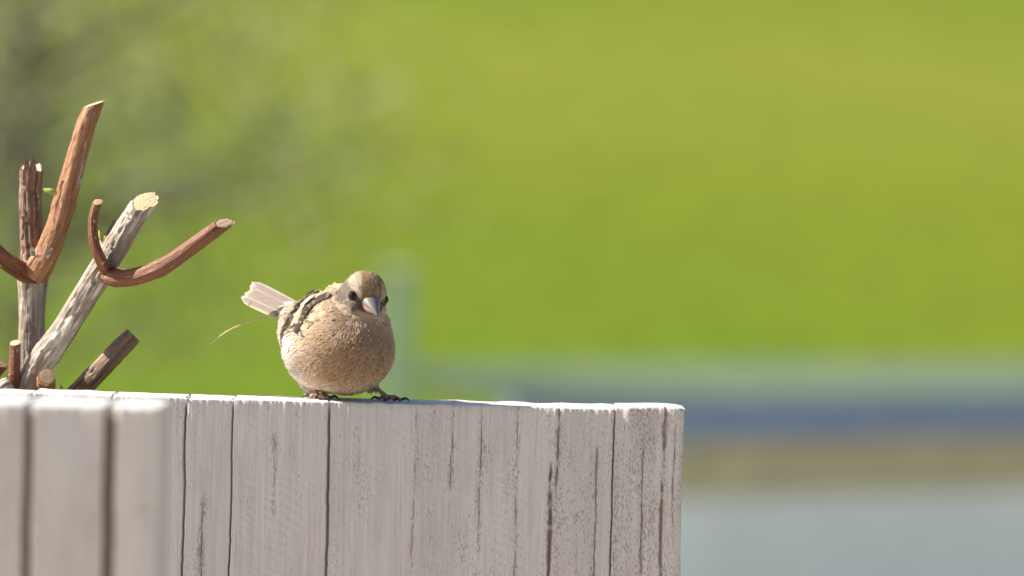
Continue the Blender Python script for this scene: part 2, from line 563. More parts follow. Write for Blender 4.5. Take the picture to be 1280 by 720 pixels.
wear_right = lambda X, Z: 0.0 * X
far_specs = [
    dict(l=-260, r=-150), dict(l=-150, r=-60), dict(l=-60, r=40), dict(l=40, r=140, dz=0.0004), dict(l=140, r=232, gr=0.0007),
    dict(l=232, r=291, gl=0.0007, gr=0.0005, dy=0.0003, dz=-0.0004, cracks=[(256, 640, 720, 0.0004, 0.0008, 0.002, 4)]),
    dict(l=291, r=412, gl=0.0006, gr=0.0008, saw=1.0, cracks=[(344, 560, 640, 0.0003, 0.0004, 0.002, 8)]),
    dict(l=412, r=768, gl=0.0008, gr=0.0004, dy=0.0006, saw=0.8, dz=0.0002, cracks=[
        (566, 508, 600, 0.00035, 0.0006, 0.004, 11), (603, 520, 680, 0.00035, 0.0006, 0.003, 12), (648, 500, 720, 0.00032, 0.0006, 0.002, 13),
        (691, 590, 740, 0.0014, 0.0024, 0.003, 14), (697, 505, 590, 0.0006, 0.0010, 0.006, 15), (748, 560, 740, 0.0006, 0.0010, 0.0015, 16),
        (520, 520, 700, 0.00025, 0.0004, 0.004, 17)],
        wear=lambda X, Z: 0.34 * sstep(-0.03, 0.05, X)),
    dict(l=768, r=857, gl=0.0004, dy=-0.0004, dz=0.0008, arch=0.0012, rround=0.0048, cracks=[
        (831, 515, 740, 0.0013, 0.0016, 0.003, 21), (806, 540, 700, 0.0005, 0.0008, 0.002, 22), (845, 540, 660, 0.0005, 0.0007, 0.002, 23)],
        wear=lambda X, Z: 0.42 + 0 * X),
]
FAR_TOP, FAR_A = make_screen('plank_screen', 'whitewashed upright plank screen that the sparrow stands on', 430, 502.5, 4.0, math.radians(-2.0), 0.055, far_specs, 100, 0.0006, 0.0020)
near_specs = [
    dict(l=-420, r=-300), dict(l=-300, r=-180), dict(l=-180, r=-70), dict(l=-70, r=36, gr=0.0022),
    dict(l=36, r=138, gl=0.0022, gr=0.0030, saw=1.6), dict(l=138, r=203, gl=0.0030, dz=-0.0002, rround=0.003),
]
NEAR_TOP, NEAR_A = make_screen('plank_screen', 'whitewashed plank screen with wide brown gaps, in front of the pruned shrub', 90, 506.5, 3.2, math.radians(-3.5), 0.080, near_specs, 300, 0.0012, 0.004)

# ------------------------------------------------------------------ pruned shrub
def catmull(pts, n):
    pts = np.asarray(pts, float)
    pp = np.vstack([2 * pts[0] - pts[1], pts, 2 * pts[-1] - pts[-2]])
    seg = len(pts) - 1
    out = []
    for u in np.linspace(0, seg - 1e-9, n):
        i = int(u); t = u - i
        p0, p1, p2, p3 = pp[i:i + 4]
        out.append(0.5 * ((2 * p1) + (-p0 + p2) * t + (2 * p0 - 5 * p1 + 4 * p2 - p3) * t * t + (-p0 + 3 * p1 - 3 * p2 + p3) * t ** 3))
    return np.array(out)


SHRUB_Y = 0.0
shrub_base = Vector((P(60, 500, 4.14).x, P(60, 500, 4.14).y, 0.01))
shrub = empty('pruned_shrub', shrub_base, 'leafless pruned shrub with cut brown and pale grey stems behind the plank screens', 'shrub')


def tube(name, ctrl, mat, parent=shrub, segs=44, res=0.0011, cut=None, ridge=1.0, seed=1, cap_dir=None, jag=0.0, base=shrub_base, knots=(), cap=True):
    """ctrl: (px, py, depth, radius_px). cut = (dx, dy, dz, amount) slants the end. Ends in a sawn face."""
    raw = []
    for (px, py, dp, r) in ctrl:
        p = P(px, py, dp) - base
        raw.append((p.x, p.y, p.z, r / FOCAL_PX * dp))
    raw = np.array(raw)
    L = np.sum(np.linalg.norm(np.diff(raw[:, :3], axis=0), axis=1))
    n = max(8, int(L / res))
    c = catmull(raw, n)
    p, r = c[:, :3], c[:, 3]
    tan = np.gradient(p, axis=0)
    tan /= np.linalg.norm(tan, axis=1)[:, None]
    ref = np.array([0, -1.0, 0.05])
    a = np.cross(tan, ref); a /= np.linalg.norm(a, axis=1)[:, None]
    b = np.cross(tan, a)
    s = np.concatenate([[0], np.cumsum(np.linalg.norm(np.diff(p, axis=0), axis=1))])
    th = np.linspace(0, 2 * np.pi, segs, endpoint=False)
    T, S = np.meshgrid(th, s)
    rr = r[:, None] * np.ones_like(T)
    tw = T + S * 6.0
    rad = rr[:, :].mean()
    # periodic noise round the stem: sample on a circle
    cx, cy = np.cos(tw), np.sin(tw)
    def pn(fr, fl, sd, oc=3):
        return fbm(cx * fr + cy * fr * 0.37 + 40 + S * fl, cy * fr - cx * fr * 0.21 + 40 + S * fl * 0.23, sd, oc) - 0.5
    disp = pn(2.2, 14, seed, 3) * 0.15 + pn(6.0, 9, seed + 3, 3) * 0.13 * ridge
    rid = np.abs(pn(8.0, 5, seed + 7, 2)) * 2
    disp = disp - (1 - sstep(0.0, 0.22, rid)) * 0.12 * ridge
    for (ks, kw, kh) in knots:          # swollen nodes: fraction of length, half width m, gain
        disp = disp + kh * np.exp(-((S - ks * s[-1]) / kw) ** 2) * (0.75 + 0.9 * pn(5, 160, seed + 13, 2))
    rr = rr * (1 + disp)
    V = p[:, None, :] + (np.cos(T) * rr)[..., None] * a[:, None, :] + (np.sin(T) * rr)[..., None] * b[:, None, :]
    bark = np.stack([np.cos(T) * rad, np.sin(T) * rad, S + seed * 0.37], -1)
    if cut is not None:
        cd = np.array(cut[:3]); amt = cut[3]
        k = sstep(s[-1] - 2.2 * r[-1] * abs(amt) - 0.004, s[-1], s)
        offv = (V - p[:, None, :]) @ cd
        V = V + (k[:, None] * offv * amt)[..., None] * tan[-1]
    if jag:
        k = sstep(s[-1] - 0.012, s[-1], s)
        jg = vnoise(th * 2.2 + seed, th * 0, seed + 51) * 0.6 + vnoise(th * 6 + seed, th * 0, seed + 53) * 0.4
        V = V - (k[:, None] * jg[None, :] * jag)[..., None] * tan[-1]
    nr = len(s)
    I = np.arange(nr * segs).reshape(nr, segs)
    I2 = np.roll(I, -1, axis=1)
    F = np.stack([I[:-1], I2[:-1], I2[1:], I[1:]], -1).reshape(-1, 4)
    o = mesh_obj(name, V.reshape(-1, 3), F, mat, parent, True, {'bark': bark.reshape(-1, 3)})
    # sawn end
    if not cap:
        return o
    ring = V[-1]
    cen = ring.mean(0)
    rings = [0.97, 0.8, 0.55, 0.3, 0.1]
    cv, cb = [], []
    nrm = np.cross(ring[0] - cen, ring[segs // 4] - cen); nrm /= np.linalg.norm(nrm)
    if nrm @ tan[-1] < 0: nrm = -nrm
    for q_ in rings:
        w = (pn(3, 0, seed + 60)[-1] * 0.0006) * (1 - q_)
        sink = 0.0009 if q_ > 0.9 else 0.0002
        for j in range(segs):
            cv.append(cen + (ring[j] - cen) * q_ - nrm * (0.0004 if q_ > 0.9 else 0.0) + nrm * w[j])
            cb.append((math.cos(th[j]) * q_, math.sin(th[j]) * q_, seed))
    vv = [ring[j] for j in range(segs)] + cv
    bb = [(math.cos(t_), math.sin(t_), seed) for t_ in th] + cb
    FF = []
    for k in range(len(rings)):
        for j in range(segs):
            j2 = (j + 1) % segs
            FF.append((k * segs + j, k * segs + j2, (k + 1) * segs + j2, (k + 1) * segs + j))
    FF.append([len(rings) * segs + j for j in range(segs)])
    mesh_obj('cut_face', np.array(vv), FF, M['cut'], o, True, {'bark': np.array(bb)})
    return o


U3 = (0, 0, 1)
# upright stem: pale below the fork, brown and broken off above it
sA = tube('stem', [(75, 1780, 4.14, 22), (60, 1000, 4.14, 19), (42, 560, 4.13, 17.5), (39, 470, 4.13, 17), (40, 400, 4.13, 16.5), (41, 345, 4.13, 17), (40, 325, 4.13, 16)], M['bark_grey'], seed=3, knots=[(0.985, 0.010, 0.22)], cap=False)
tube('stem', [(40, 335, 4.13, 15.5), (39, 300, 4.13, 14.5), (38, 250, 4.13, 14.2), (39, 215, 4.13, 14), (40, 193, 4.13, 13.5)], M['bark_dull'], seed=5, jag=0.017, ridge=1.9)
tube('branch', [(42, 345, 4.12, 13), (58, 318, 4.115, 15.5), (76, 270, 4.11, 14.5), (92, 210, 4.105, 13.5), (106, 160, 4.10, 12.5), (117, 130, 4.10, 11)], M['bark_brown'], seed=9, cut=(0.85, 0.2, 0.0, 0.95), ridge=1.0, knots=[(0.04, 0.008, 0.25), (0.42, 0.004, 0.12)])
tube('branch', [(44, 345, 4.125, 11), (22, 336, 4.115, 11.5), (2, 322, 4.10, 11), (-30, 292, 4.09, 10)], M['bark_red'], seed=12, cut=(0, 0, 1, 0.4), knots=[(0.1, 0.006, 0.2)])
# leaning stem with its forks
sD = tube('stem', [(72, 1780, 4.15, 20), (40, 900, 4.14, 18), (26, 560, 4.11, 16), (34, 484, 4.095, 15.5), (80, 412, 4.085, 15.5), (118, 352, 4.075, 16), (145, 308, 4.07, 15.5), (167, 272, 4.065, 14.8), (181, 251, 4.06, 14.2)], M['bark_grey'], seed=17, cut=(0.75, 0.66, 0.0, 0.9), ridge=1.5, knots=[(0.855, 0.010, 0.16)])
tube('branch', [(128, 342, 4.075, 10), (148, 347, 4.06, 11.5), (172, 345, 4.05, 11), (205, 332, 4.04, 10.5), (240, 308, 4.035, 9.8), (263, 291, 4.03, 9.8), (281, 278, 4.03, 8.5)], M['bark_red'], seed=21, cut=(0.3, 0.8, -0.5, 1.3), ridge=0.7, knots=[(0.12, 0.008, 0.16), (0.5, 0.004, 0.12)])
tube('twig', [(136, 342, 4.07, 8), (126, 325, 4.055, 7.5), (118, 303, 4.05, 6.5), (116, 278, 4.05, 6.2), (119, 262, 4.05, 6), (122, 252, 4.05, 6)], M['bark_red'], seed=25, cut=(0.3, 0.9, 0, 0.8), ridge=0.5, knots=[(0.1, 0.005, 0.2)])
tube('twig', [(128, 325, 4.10, 9), (136, 303, 4.105, 8.5), (144, 287, 4.11, 8), (149, 277, 4.11, 7.5)], M['bark_dull'], seed=28, cut=(0.3, 0.5, 0, 0.5))
tube('twig', [(124, 325, 4.09, 8), (129, 312, 4.085, 8), (133, 300, 4.08, 7.5)], M['bark_grey'], seed=29, cut=(0.3, 0.8, 0, 0.5))
# low stubs along the plank top
tube('stub', [(12, 620, 4.11, 10), (16, 520, 4.10, 8.5), (18, 470, 4.09, 7.5), (19, 428, 4.09, 7)], M['bark_red'], seed=31, cut=(0.2, 0.9, 0, 0.6), ridge=0.4)
tube('stub', [(52, 640, 4.13, 14), (54, 520, 4.11, 13), (57, 482, 4.09, 12), (58, 470, 4.055, 10.5)], M['bark_brown'], seed=34, ridge=0.6)
tube('stub', [(20, 700, 4.15, 15), (58, 535, 4.14, 13.5), (96, 492, 4.13, 13), (130, 457, 4.12, 12.8), (152, 434, 4.12, 12.3), (167, 419, 4.12, 10.8)], M['bark_dull'], seed=37, ridge=1.5)
tube('stub', [(-50, 640, 4.12, 10), (-30, 530, 4.11, 9), (-12, 476, 4.10, 8.5), (3, 455, 4.10, 8)], M['bark_red'], seed=41, cut=(0.3, 0.9, 0, 0.5))
tube('stub', [(-30, 600, 4.12, 14), (-12, 520, 4.09, 13), (4, 488, 4.08, 12), (14, 480, 4.08, 9)], M['bark_grey'], seed=44)


def bud(name, x0, y0, x1, y1, dp, r):
    ctrl = [(x0, y0, dp, r * 0.45), (x0 + (x1 - x0) * 0.3, y0 + (y1 - y0) * 0.3, dp, r), (x0 + (x1 - x0) * 0.7, y0 + (y1 - y0) * 0.62, dp, r * 0.85), (x1, y1, dp, r * 0.2)]
    return tube(name, ctrl, M['bud'], segs=12, res=0.0006, ridge=0.6, seed=int(x0), cap=False)


bud('bud', 71, 242, 54, 236, 4.10, 4.0)
bud('bud', 128, 302, 124, 287, 4.06, 3.0)
bud('leaf', 79, 492, 76, 480, 4.07, 1.8)
# bark flakes lifting off the stems
def flake(px, py, dp, ln, w, ang, mat, lift, seed):
    rs = np.random.default_rng(seed)
    n = 9
    V, B = [], []
    o = P(px, py, dp) - shrub_base
    d = RX * math.cos(ang) + UX * math.sin(ang)
    sd = RX * -math.sin(ang) + UX * math.cos(ang)
    sx = ln / FOCAL_PX * dp; wx = w / FOCAL_PX * dp
    for k in range(n):
        t = k / (n - 1)
        ww = wx * (0.5 + 0.5 * math.sin(math.pi * (0.15 + 0.8 * t))) * (1 + 0.3 * rs.standard_normal())
        cpt = o + d * sx * t - fwd * (lift * t ** 2 * 0.001) + sd * (0.0006 * math.sin(t * 5 + seed))
        for q_ in (-0.5, 0.5):
            for th_ in (0, 0.0004):
                v = cpt + sd * ww * q_ - fwd * th_
                V.append(v[:]); B.append((v.x, v.z, t * 0.01))
    F = []
    for k in range(n - 1):
        a = k * 4; b = a + 4
        F += [(a + 1, a + 3, b + 3, b + 1), (a, b, b + 2, a + 2), (a, a + 1, b + 1, b), (a + 2, b + 2, b + 3, a + 3)]
    mesh_obj('bark_flake', V, F, mat, shrub, False, {'bark': B})


for i, (px, py, ln, w, ang) in enumerate([(31, 232, 34, 5, 1.5), (45, 215, 22, 5, 1.75), (29, 300, 30, 4, 1.55), (48, 262, 30, 3.5, 1.6),
                                          (96, 235, 36, 4, 1.28), (58, 322, 14, 6, 1.0), (46, 322, 14, 6, 2.2), (30, 470, 14, 5, 0.9), (40, 466, 12, 4, 0.3)]):
    flake(px, py, 4.105 if px < 60 else 4.085, ln, w, ang, M['bark_dull'] if i < 4 else M['bark_grey'], 1.5 + (i % 3), i)

# ------------------------------------------------------------------ sparrow
bird_o = P(430, 500.5, 4.02)
bird_o.z = FAR_TOP
bird = empty('sparrow', bird_o, 'small buff and brown sparrow perched on the edge of the planks, head bent down', 'bird')
S_MM = 1000.0


def q(px, py, y=0.0):
    p = P(px, py, 4.02 + y / 1000.0) - bird_o
    return np.array([p.x * S_MM, y, p.z * S_MM])


def nrmz(v):
    v = np.asarray(v, float)
    return v / np.linalg.norm(v)


H = nrmz([0.72, -0.69, 0.10])                  # body heading
LAT = nrmz(np.cross(H, [0, 0, 1]))             # bird's right (towards image left / viewer)
BUP = np.cross(LAT, H)
BC = q(420, 435, 6)
HC = q(456, 366.5, -13)
FD = nrmz([0.31, -0.82, -0.48])                # face direction
HL = nrmz(np.cross([0, 0, 1.0], FD) * 1.0)     # lateral, image right
if HL[0] < 0: HL = -HL
HL = nrmz(HL + np.array([0, 0, -0.13])); HL = nrmz(HL - FD * (HL @ FD))
HU = np.cross(FD, HL)
if HU[2] < 0: HU = -HU
TAIL0 = q(367, 390, 36)
TAIL1 = q(303, 358, 66)
TD = nrmz(TAIL1 - TAIL0)


def sd_ell(p, c, axes, semi):
    d = p - c
    k = np.stack([d @ axes[i] / semi[i] for i in range(3)], -1)
    l = np.linalg.norm(k, axis=-1)
    k2 = np.stack([d @ axes[i] / semi[i] ** 2 for i in range(3)], -1)
    l2 = np.linalg.norm(k2, axis=-1) + 1e-9
    return l * (l - 1) / l2


def sd_cone(p, a, b, ra, rb):
    ab = b - a
    t = np.clip((p - a) @ ab / (ab @ ab), 0, 1)
    return np.linalg.norm(p - a - t[..., None] * ab, axis=-1) - (ra + (rb - ra) * t)


def smin(a, b, k):
    h = np.clip(0.5 + 0.5 * (b - a) / k, 0, 1)
    return b * (1 - h) + a * h - k * h * (1 - h)


BA = (H, LAT, BUP)
HA = (HL, FD, HU)
I3 = np.eye(3)


def body_sdf(p):
    d = sd_ell(p, BC, BA, (36.5, 29.5, 27.0))
    d = smin(d, sd_ell(p, q(437, 437, -8), I3, (26.5, 26, 25.8)), 8)
    d = smin(d, sd_ell(p, q(380, 412, 30), I3, (15, 15, 17)), 12)          # rump
    d = smin(d, sd_ell(p, q(408, 396, 14), I3, (17, 18, 15.5)), 8)         # mantle
    d = smin(d, sd_ell(p, q(442, 398, -6), I3, (19.5, 18, 17)), 9)         # neck
    d = smin(d, sd_ell(p, q(430, 381, -1), I3, (11, 13, 13)), 10)
    d = smin(d, sd_ell(p, HC, HA, (13.6, 15.0, 14.2)), 6)                  # head
    d = smin(d, sd_ell(p, HC + FD * 4 - HU * 5 - HL * 5, I3, (8, 8, 7.5)), 4)
    d = smin(d, sd_ell(p, HC + FD * 4 - HU * 5 + HL * 5, I3, (8, 8, 7.5)), 4)
    d = smin(d, sd_cone(p, q(378, 405, 34), q(352, 390, 48), 9, 3.0), 9)   # tail coverts
    d = smin(d, sd_cone(p, q(388, 462, 16), q(391, 486, 12), 8.5, 2.6), 5)  # feathered thighs
    d = smin(d, sd_cone(p, q(455, 462, 0), q(466, 481, 3), 8, 2.4), 5)
    # eye sockets
    return d


def surface_nets(f, lo, hi, h):
    n = np.ceil((hi - lo) / h).astype(int) + 1
    ax = [lo[i] + h * np.arange(n[i]) for i in range(3)]
    G = np.stack(np.meshgrid(*ax, indexing='ij'), -1)
    D = f(G.reshape(-1, 3)).reshape(n)
    c = n - 1
    corners = [(i, j, k) for i in (0, 1) for j in (0, 1) for k in (0, 1)]
    edges = [(a, b) for a in range(8) for b in range(a + 1, 8) if sum(abs(corners[a][t] - corners[b][t]) for t in range(3)) == 1]
    vals = [D[i:i + c[0], j:j + c[1], k:k + c[2]] for i, j, k in corners]
    acc = np.zeros(tuple(c) + (3,)); cnt = np.zeros(tuple(c))
    for a, b in edges:
        va, vb = vals[a], vals[b]
        m_ = (va < 0) != (vb < 0)
        t = np.where(m_, va / np.where(m_, va - vb, 1), 0)
        pa, pb = np.array(corners[a], float), np.array(corners[b], float)
        acc += m_[..., None] * (pa + t[..., None] * (pb - pa))
        cnt += m_
    act = cnt > 0
    ids = -np.ones(tuple(c), int)
    ids[act] = np.arange(act.sum())
    cell = np.argwhere(act)
    V = lo + h * (cell + acc[act] / cnt[act][:, None])
    F = []
    for axis in range(3):
        o = [(0, 0, 0)] * 4
        u, w = (axis + 1) % 3, (axis + 2) % 3
        sl0 = [slice(1, -1)] * 3; sl0[axis] = slice(0, c[axis])
        sl1 = list(sl0); sl1[axis] = slice(1, c[axis] + 1)
        A_, B_ = D[tuple(sl0)] < 0, D[tuple(sl1)] < 0
        for flip, msk in ((False, A_ & ~B_), (True, ~A_ & B_)):
            pos = np.argwhere(msk)
            full = pos.copy()
            full[:, u] += 1; full[:, w] += 1
            quad = []
            for du, dw in ((-1, -1), (0, -1), (0, 0), (-1, 0)):
                qx = full.copy(); qx[:, u] += du; qx[:, w] += dw
                quad.append(ids[qx[:, 0], qx[:, 1], qx[:, 2]])
            qd = np.stack(quad, -1)
            F.append(qd[:, ::-1] if flip else qd)
    return V, np.vstack(F)


BV, BF = surface_nets(body_sdf, np.array([-60., -48, -4]), np.array([48., 66, 94]), 1.3)


def grad(p):
    e = 0.4
    g_ = np.stack([body_sdf(p + e * I3[i]) - body_sdf(p - e * I3[i]) for i in range(3)], -1)
    return g_ / (np.linalg.norm(g_, axis=1)[:, None] + 1e-9)


BN = grad(BV)
EYE_R = 3.0
eyes = []
for sgn in (-1, 1):
    dirn = nrmz(sgn * 0.80 * HL + 0.58 * FD + 0.10 * HU)
    t = 4.0
    while body_sdf((HC + dirn * t)[None])[0] < 0: t += 0.1
    eyes.append(HC + dirn * (t - 1.5))
t = 4.0
BKD = nrmz(FD + 0.00 * HL + 0.08 * HU)
BK0 = HC - HU * 1.0
while body_sdf((BK0 + BKD * t)[None])[0] < 0: t += 0.1
BEAK = BK0 + BKD * (t - 2.2)


def pnoise3(p, s, seed):
    return fbm(p[:, 0] * s + p[:, 1] * s * 0.6 + 31, p[:, 2] * s + p[:, 1] * s * 0.45 + 17, seed, 3)


def plumage(p, n):
    """plumage colour at body-local points (mm)"""
    c = np.zeros((len(p), 3))
    buff = np.array([0.52, 0.385, 0.270]); cream = np.array([0.72, 0.645, 0.56]); grey = np.array([0.36, 0.31, 0.27])
    brown = np.array([0.28, 0.19, 0.105]); dark = np.array([0.055, 0.042, 0.036]); tan = np.array([0.40, 0.285, 0.17])
    c[:] = buff
    mott = pnoise3(p, 0.28, 4)[:, None]
    def blend(col, w):
        nonlocal c
        w = np.clip(w, 0, 1)[:, None]
        c = c * (1 - w) + col * w
    # paler flanks, belly and vent; breast centre painted with warm bounce light
    rel = p - BC
    sh = rel @ H; sl = rel @ LAT; su = rel @ BUP
    blend(cream, sstep(8, -12, sh) * 0.95)
    blend(np.array([0.42, 0.265, 0.145]), sstep(8, 22, sh) * sstep(22, -4, su) * sstep(-20, 2, sl) * 0.75)
    blend(np.array([0.64, 0.54, 0.45]), sstep(-6, -20, sl) * 0.8)  # far side painted paler, as if light came through the feathers
    blend(cream, sstep(-12, -26, su) * 0.35)
    blend(grey * 1.15, sstep(0.52, 0.74, mott[:, 0]) * 0.35)
    # mantle, wings side and rump
    top = n @ np.array([0, 0, 1.0])
    ang = np.degrees(np.arctan2(sl, su - 4))          # 0 = back line, + = bird's right flank
    mant = sstep(12, 2, sh) * sstep(-36, -26, sh) * sstep(88, 62, np.abs(ang)) * sstep(-2, 6, su)
    blend(tan * 1.1, mant * 0.9)
    stripe = sstep(0.35, 0.75, np.sin(ang * 0.185 + sh * 0.03 + 0.9 + mott[:, 0] * 1.6))
    blend(dark * 1.3, mant * stripe * 0.95)
    rump = sstep(-24, -32, sh) * sstep(-14, 2, su)
    blend(np.array([0.46, 0.385, 0.31]), rump)
    # head
    hv = (p - HC)
    a, b, u = hv @ HL / 13.0, hv @ FD / 13.0, hv @ HU / 13.0
    inh = sstep(20.5, 15.5, np.linalg.norm(hv + HU * 1.0, axis=1))
    aa = np.abs(a)
    head = np.clip(inh, 0, 1)
    cheek = np.array([0.40, 0.335, 0.27])
    blend(cheek, head * sstep(-0.75, -0.45, u))
    throat = head * sstep(-0.25, -0.60, u) * sstep(0.1, 0.5, b)
    blend(np.array([0.52, 0.41, 0.31]), throat)
    # crown, with streaks running back from the bill
    streak = pnoise3(np.stack([a * 13 * 1.0, b * 2.0, u * 2.0], -1), 0.55, 12)
    aa = aa + (streak - 0.5) * 0.45
    crown = head * sstep(0.12, 0.30, u - 0.25 * (aa - 0.3)) * sstep(0.70, 0.56, aa)
    streak = pnoise3(np.stack([a * 13 * 1.0, b * 2.0, u * 2.0], -1), 0.55, 12)
    crc = brown[None] * (0.35 + 1.5 * streak[:, None]) + np.array([0.10, 0.085, 0.045])[None] * sstep(0.5, 0.7, streak)[:, None]
    w = np.clip(crown, 0, 1)[:, None]
    c = c * (1 - w) + crc * w
    # pale brow behind and above the eye, dark line under it
    brow = head * sstep(0.50, 0.60, aa) * sstep(0.95, 0.80, aa) * sstep(0.10, 0.22, u) * sstep(0.9, 0.7, u)
    blend(np.array([0.52, 0.43, 0.32]), brow * 0.8)
    aa = np.abs(a)
    aur = head * sstep(0.80, 0.93, aa) * sstep(-0.75, -0.5, u) * sstep(0.45, 0.25, u) * sstep(0.62, 0.40, b) * sstep(-0.7, -0.4, b)
    blend(np.array([0.075, 0.060, 0.050]), aur * 0.8)
    eyeline = head * sstep(0.74, 0.86, aa) * sstep(0.42, 0.25, np.abs(u - 0.10 + 0.15 * b)) * sstep(0.60, 0.35, b)
    blend(dark * 3.2, eyeline * 0.8)
    nape = head * sstep(-0.25, -0.6, b) * sstep(0.0, 0.3, u)
    blend(np.array([0.17, 0.135, 0.11]), nape * 0.9)
    for e in eyes:
        de = np.linalg.norm(p - e, axis=1)
        blend(np.array([0.55, 0.46, 0.36]), sstep(5.2, 4.4, de) * 0.3)
        blend(dark, sstep(4.4, 3.4, de) * 0.95)
    db = np.linalg.norm(p - BEAK - BKD * 1.0, axis=1)
    blend(dark * 1.1, sstep(11.5, 8.5, db) * sstep(-0.5, -0.25, u) * sstep(0.30, 0.08, u) * 0.9)
    return c * (0.86 + 0.28 * pnoise3(p, 0.9, 8)[:, None])


# clumped relief of the plumage
clump = (pnoise3(BV, 0.20, 5) - 0.5) * 2.2 + (pnoise3(BV, 0.55, 6) - 0.5) * 0.9
hd = np.linalg.norm(BV - HC, axis=1)
clump = clump * sstep(11, 20, hd)
BV2 = BV + BN * clump[:, None]
body = mesh_obj('body', BV2 / S_MM, BF, M['plumage'], bird, True, None, plumage(BV, BN))

# fine contour feathers over the whole body
tri = np.vstack([BF[:, [0, 1, 2]], BF[:, [0, 2, 3]]])
ar = np.linalg.norm(np.cross(BV2[tri[:, 1]] - BV2[tri[:, 0]], BV2[tri[:, 2]] - BV2[tri[:, 0]]), axis=1) / 2


def scatter(nf):
    pick = rng.choice(len(tri), nf, p=ar / ar.sum())
    r1, r2 = rng.random(nf), rng.random(nf)
    s1 = np.sqrt(r1)
    w = np.stack([1 - s1, s1 * (1 - r2), s1 * r2], -1)
    pos = (BV2[tri[pick]] * w[..., None]).sum(1)
    p0 = (BV[tri[pick]] * w[..., None]).sum(1)
    return pos, p0


NFE = 42000
fp, fp0 = scatter(NFE)
fn = grad(fp0)
keep = np.ones(NFE, bool)
for e in eyes:
    keep &= np.linalg.norm(fp - e, axis=1) > 3.9
keep &= np.linalg.norm(fp - BEAK - BKD * 2, axis=1) > 5.2
fp, fp0, fn = fp[keep], fp0[keep], fn[keep]
nf = len(fp)
fromb = fp - (BEAK + BKD * 2)
db = np.linalg.norm(fromb, axis=1)
w = sstep(14, 45, db)[:, None]
flow = fromb / db[:, None] * (1 - 0.75 * w) + (-H) * w * 0.9 + TD * sstep(-15, -35, (fp - BC) @ H)[:, None]
flow = flow + 0.22 * rng.standard_normal((nf, 3))
# coherent ruffles
ruf = np.stack([pnoise3(fp, 0.13, 41) - 0.5, pnoise3(fp, 0.13, 43) - 0.5, pnoise3(fp, 0.13, 47) - 0.5], -1)
flow = flow + ruf * 1.3
flow -= fn * (flow * fn).sum(1)[:, None]
flow /= np.linalg.norm(flow, axis=1)[:, None]
sidev = np.cross(fn, flow)
hdist = np.linalg.norm(fp - HC, axis=1)
big = sstep(13, 24, hdist)
Lf = (2.7 + 2.9 * big) * (0.75 + 0.5 * rng.random(nf))
Wf = (0.34 + 0.26 * big) * (0.7 + 0.6 * rng.random(nf))
lift = np.radians(8 + 10 * rng.random(nf) + 10 * big * rng.random(nf))
colf = plumage(fp0, fn) * (1 + (rng.random(nf) - 0.5) * (0.30 + 0.75 * (1 - big)))[:, None]
ts = [(0.0, 0.55), (0.45, 1.0), (0.8, 0.7), (1.0, 0.08)]
FV, FC = [], []
for t_, wd in ts:
    cpt = fp - fn * 0.5 + flow * (Lf * t_ * np.cos(lift))[:, None] + fn * (Lf * (np.sin(lift) * t_ - 0.10 * t_ ** 2))[:, None]
    for sg in (-1, 1):
        FV.append(cpt + sidev * (sg * Wf * wd)[:, None] - fn * (0.12 * wd))
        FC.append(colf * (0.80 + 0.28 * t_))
FV = np.stack(FV, 1).reshape(-1, 3)
FC = np.stack(FC, 1).reshape(-1, 3)
b0 = (np.arange(nf) * 8)[:, None]
FF = np.vstack([b0 + np.array([[k * 2, k * 2 + 1, k * 2 + 3, k * 2 + 2]]) for k in range(3)])
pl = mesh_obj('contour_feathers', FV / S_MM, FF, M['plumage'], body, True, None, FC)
pl['kind'] = 'stuff'


def feather_geo(base, tip_dir, normal, length, width, c_edge, c_mid, c_dark, bend=0.08, dark_w=0.6, tip_round=0.5):
    """vaned feather: 9 x 7 grid; dark centre, pale margin"""
    tip_dir = nrmz(tip_dir); normal = nrmz(normal - tip_dir * (np.asarray(normal) @ tip_dir))
    sd_ = np.cross(normal, tip_dir)
    V, C, F = [], [], []
    nl, nw = 12, 7
    for i in range(nl):
        t_ = i / (nl - 1)
        wd = width * 0.5 * (sstep(-0.15, 0.35, t_)) * (np.sqrt(max(0.0, 1 - (max(0, t_ - (1 - tip_round)) / tip_round) ** 2)) if t_ > 1 - tip_round else 1.0)
        wd = max(wd, 0.05)
        for j in range(nw):
            u_ = (j / (nw - 1)) * 2 - 1
            h_ = -bend * length * t_ ** 2 - 0.10 * width * u_ ** 2 + (0.12 if j == 3 else 0)
            V.append(base + tip_dir * length * (t_ + 0.03 * (random.random() - 0.5) * (abs(u_) > 0.8)) + sd_ * wd * u_ + normal * h_)
            edge = max(abs(u_), sstep(0.80, 1.0, t_))
            k = float(sstep(dark_w - 0.12, dark_w + 0.12, edge))
            cc = c_dark * (1 - k) + c_edge * k
            if t_ < 0.3: cc = cc * 0.5 + c_mid * 0.5
            C.append(cc * (0.92 + 0.16 * random.random()))
    for i in range(nl - 1):
        for j in range(nw - 1):
            a_ = i * nw + j
            F.append((a_, a_ + 1, a_ + nw + 1, a_ + nw))
    return V, C, F


def join(list_):
    V, C, F = [], [], []
    for v, c_, f in list_:
        o = len(V)
        V += list(v); C += list(c_); F += [tuple(i + o for i in ff) for ff in f]
    return np.array(V), np.array(C), F


CR = np.array([0.60, 0.50, 0.38]); TN = np.array([0.40, 0.28, 0.17]); DK = np.array([0.05, 0.038, 0.032]); GB = np.array([0.30, 0.25, 0.20])


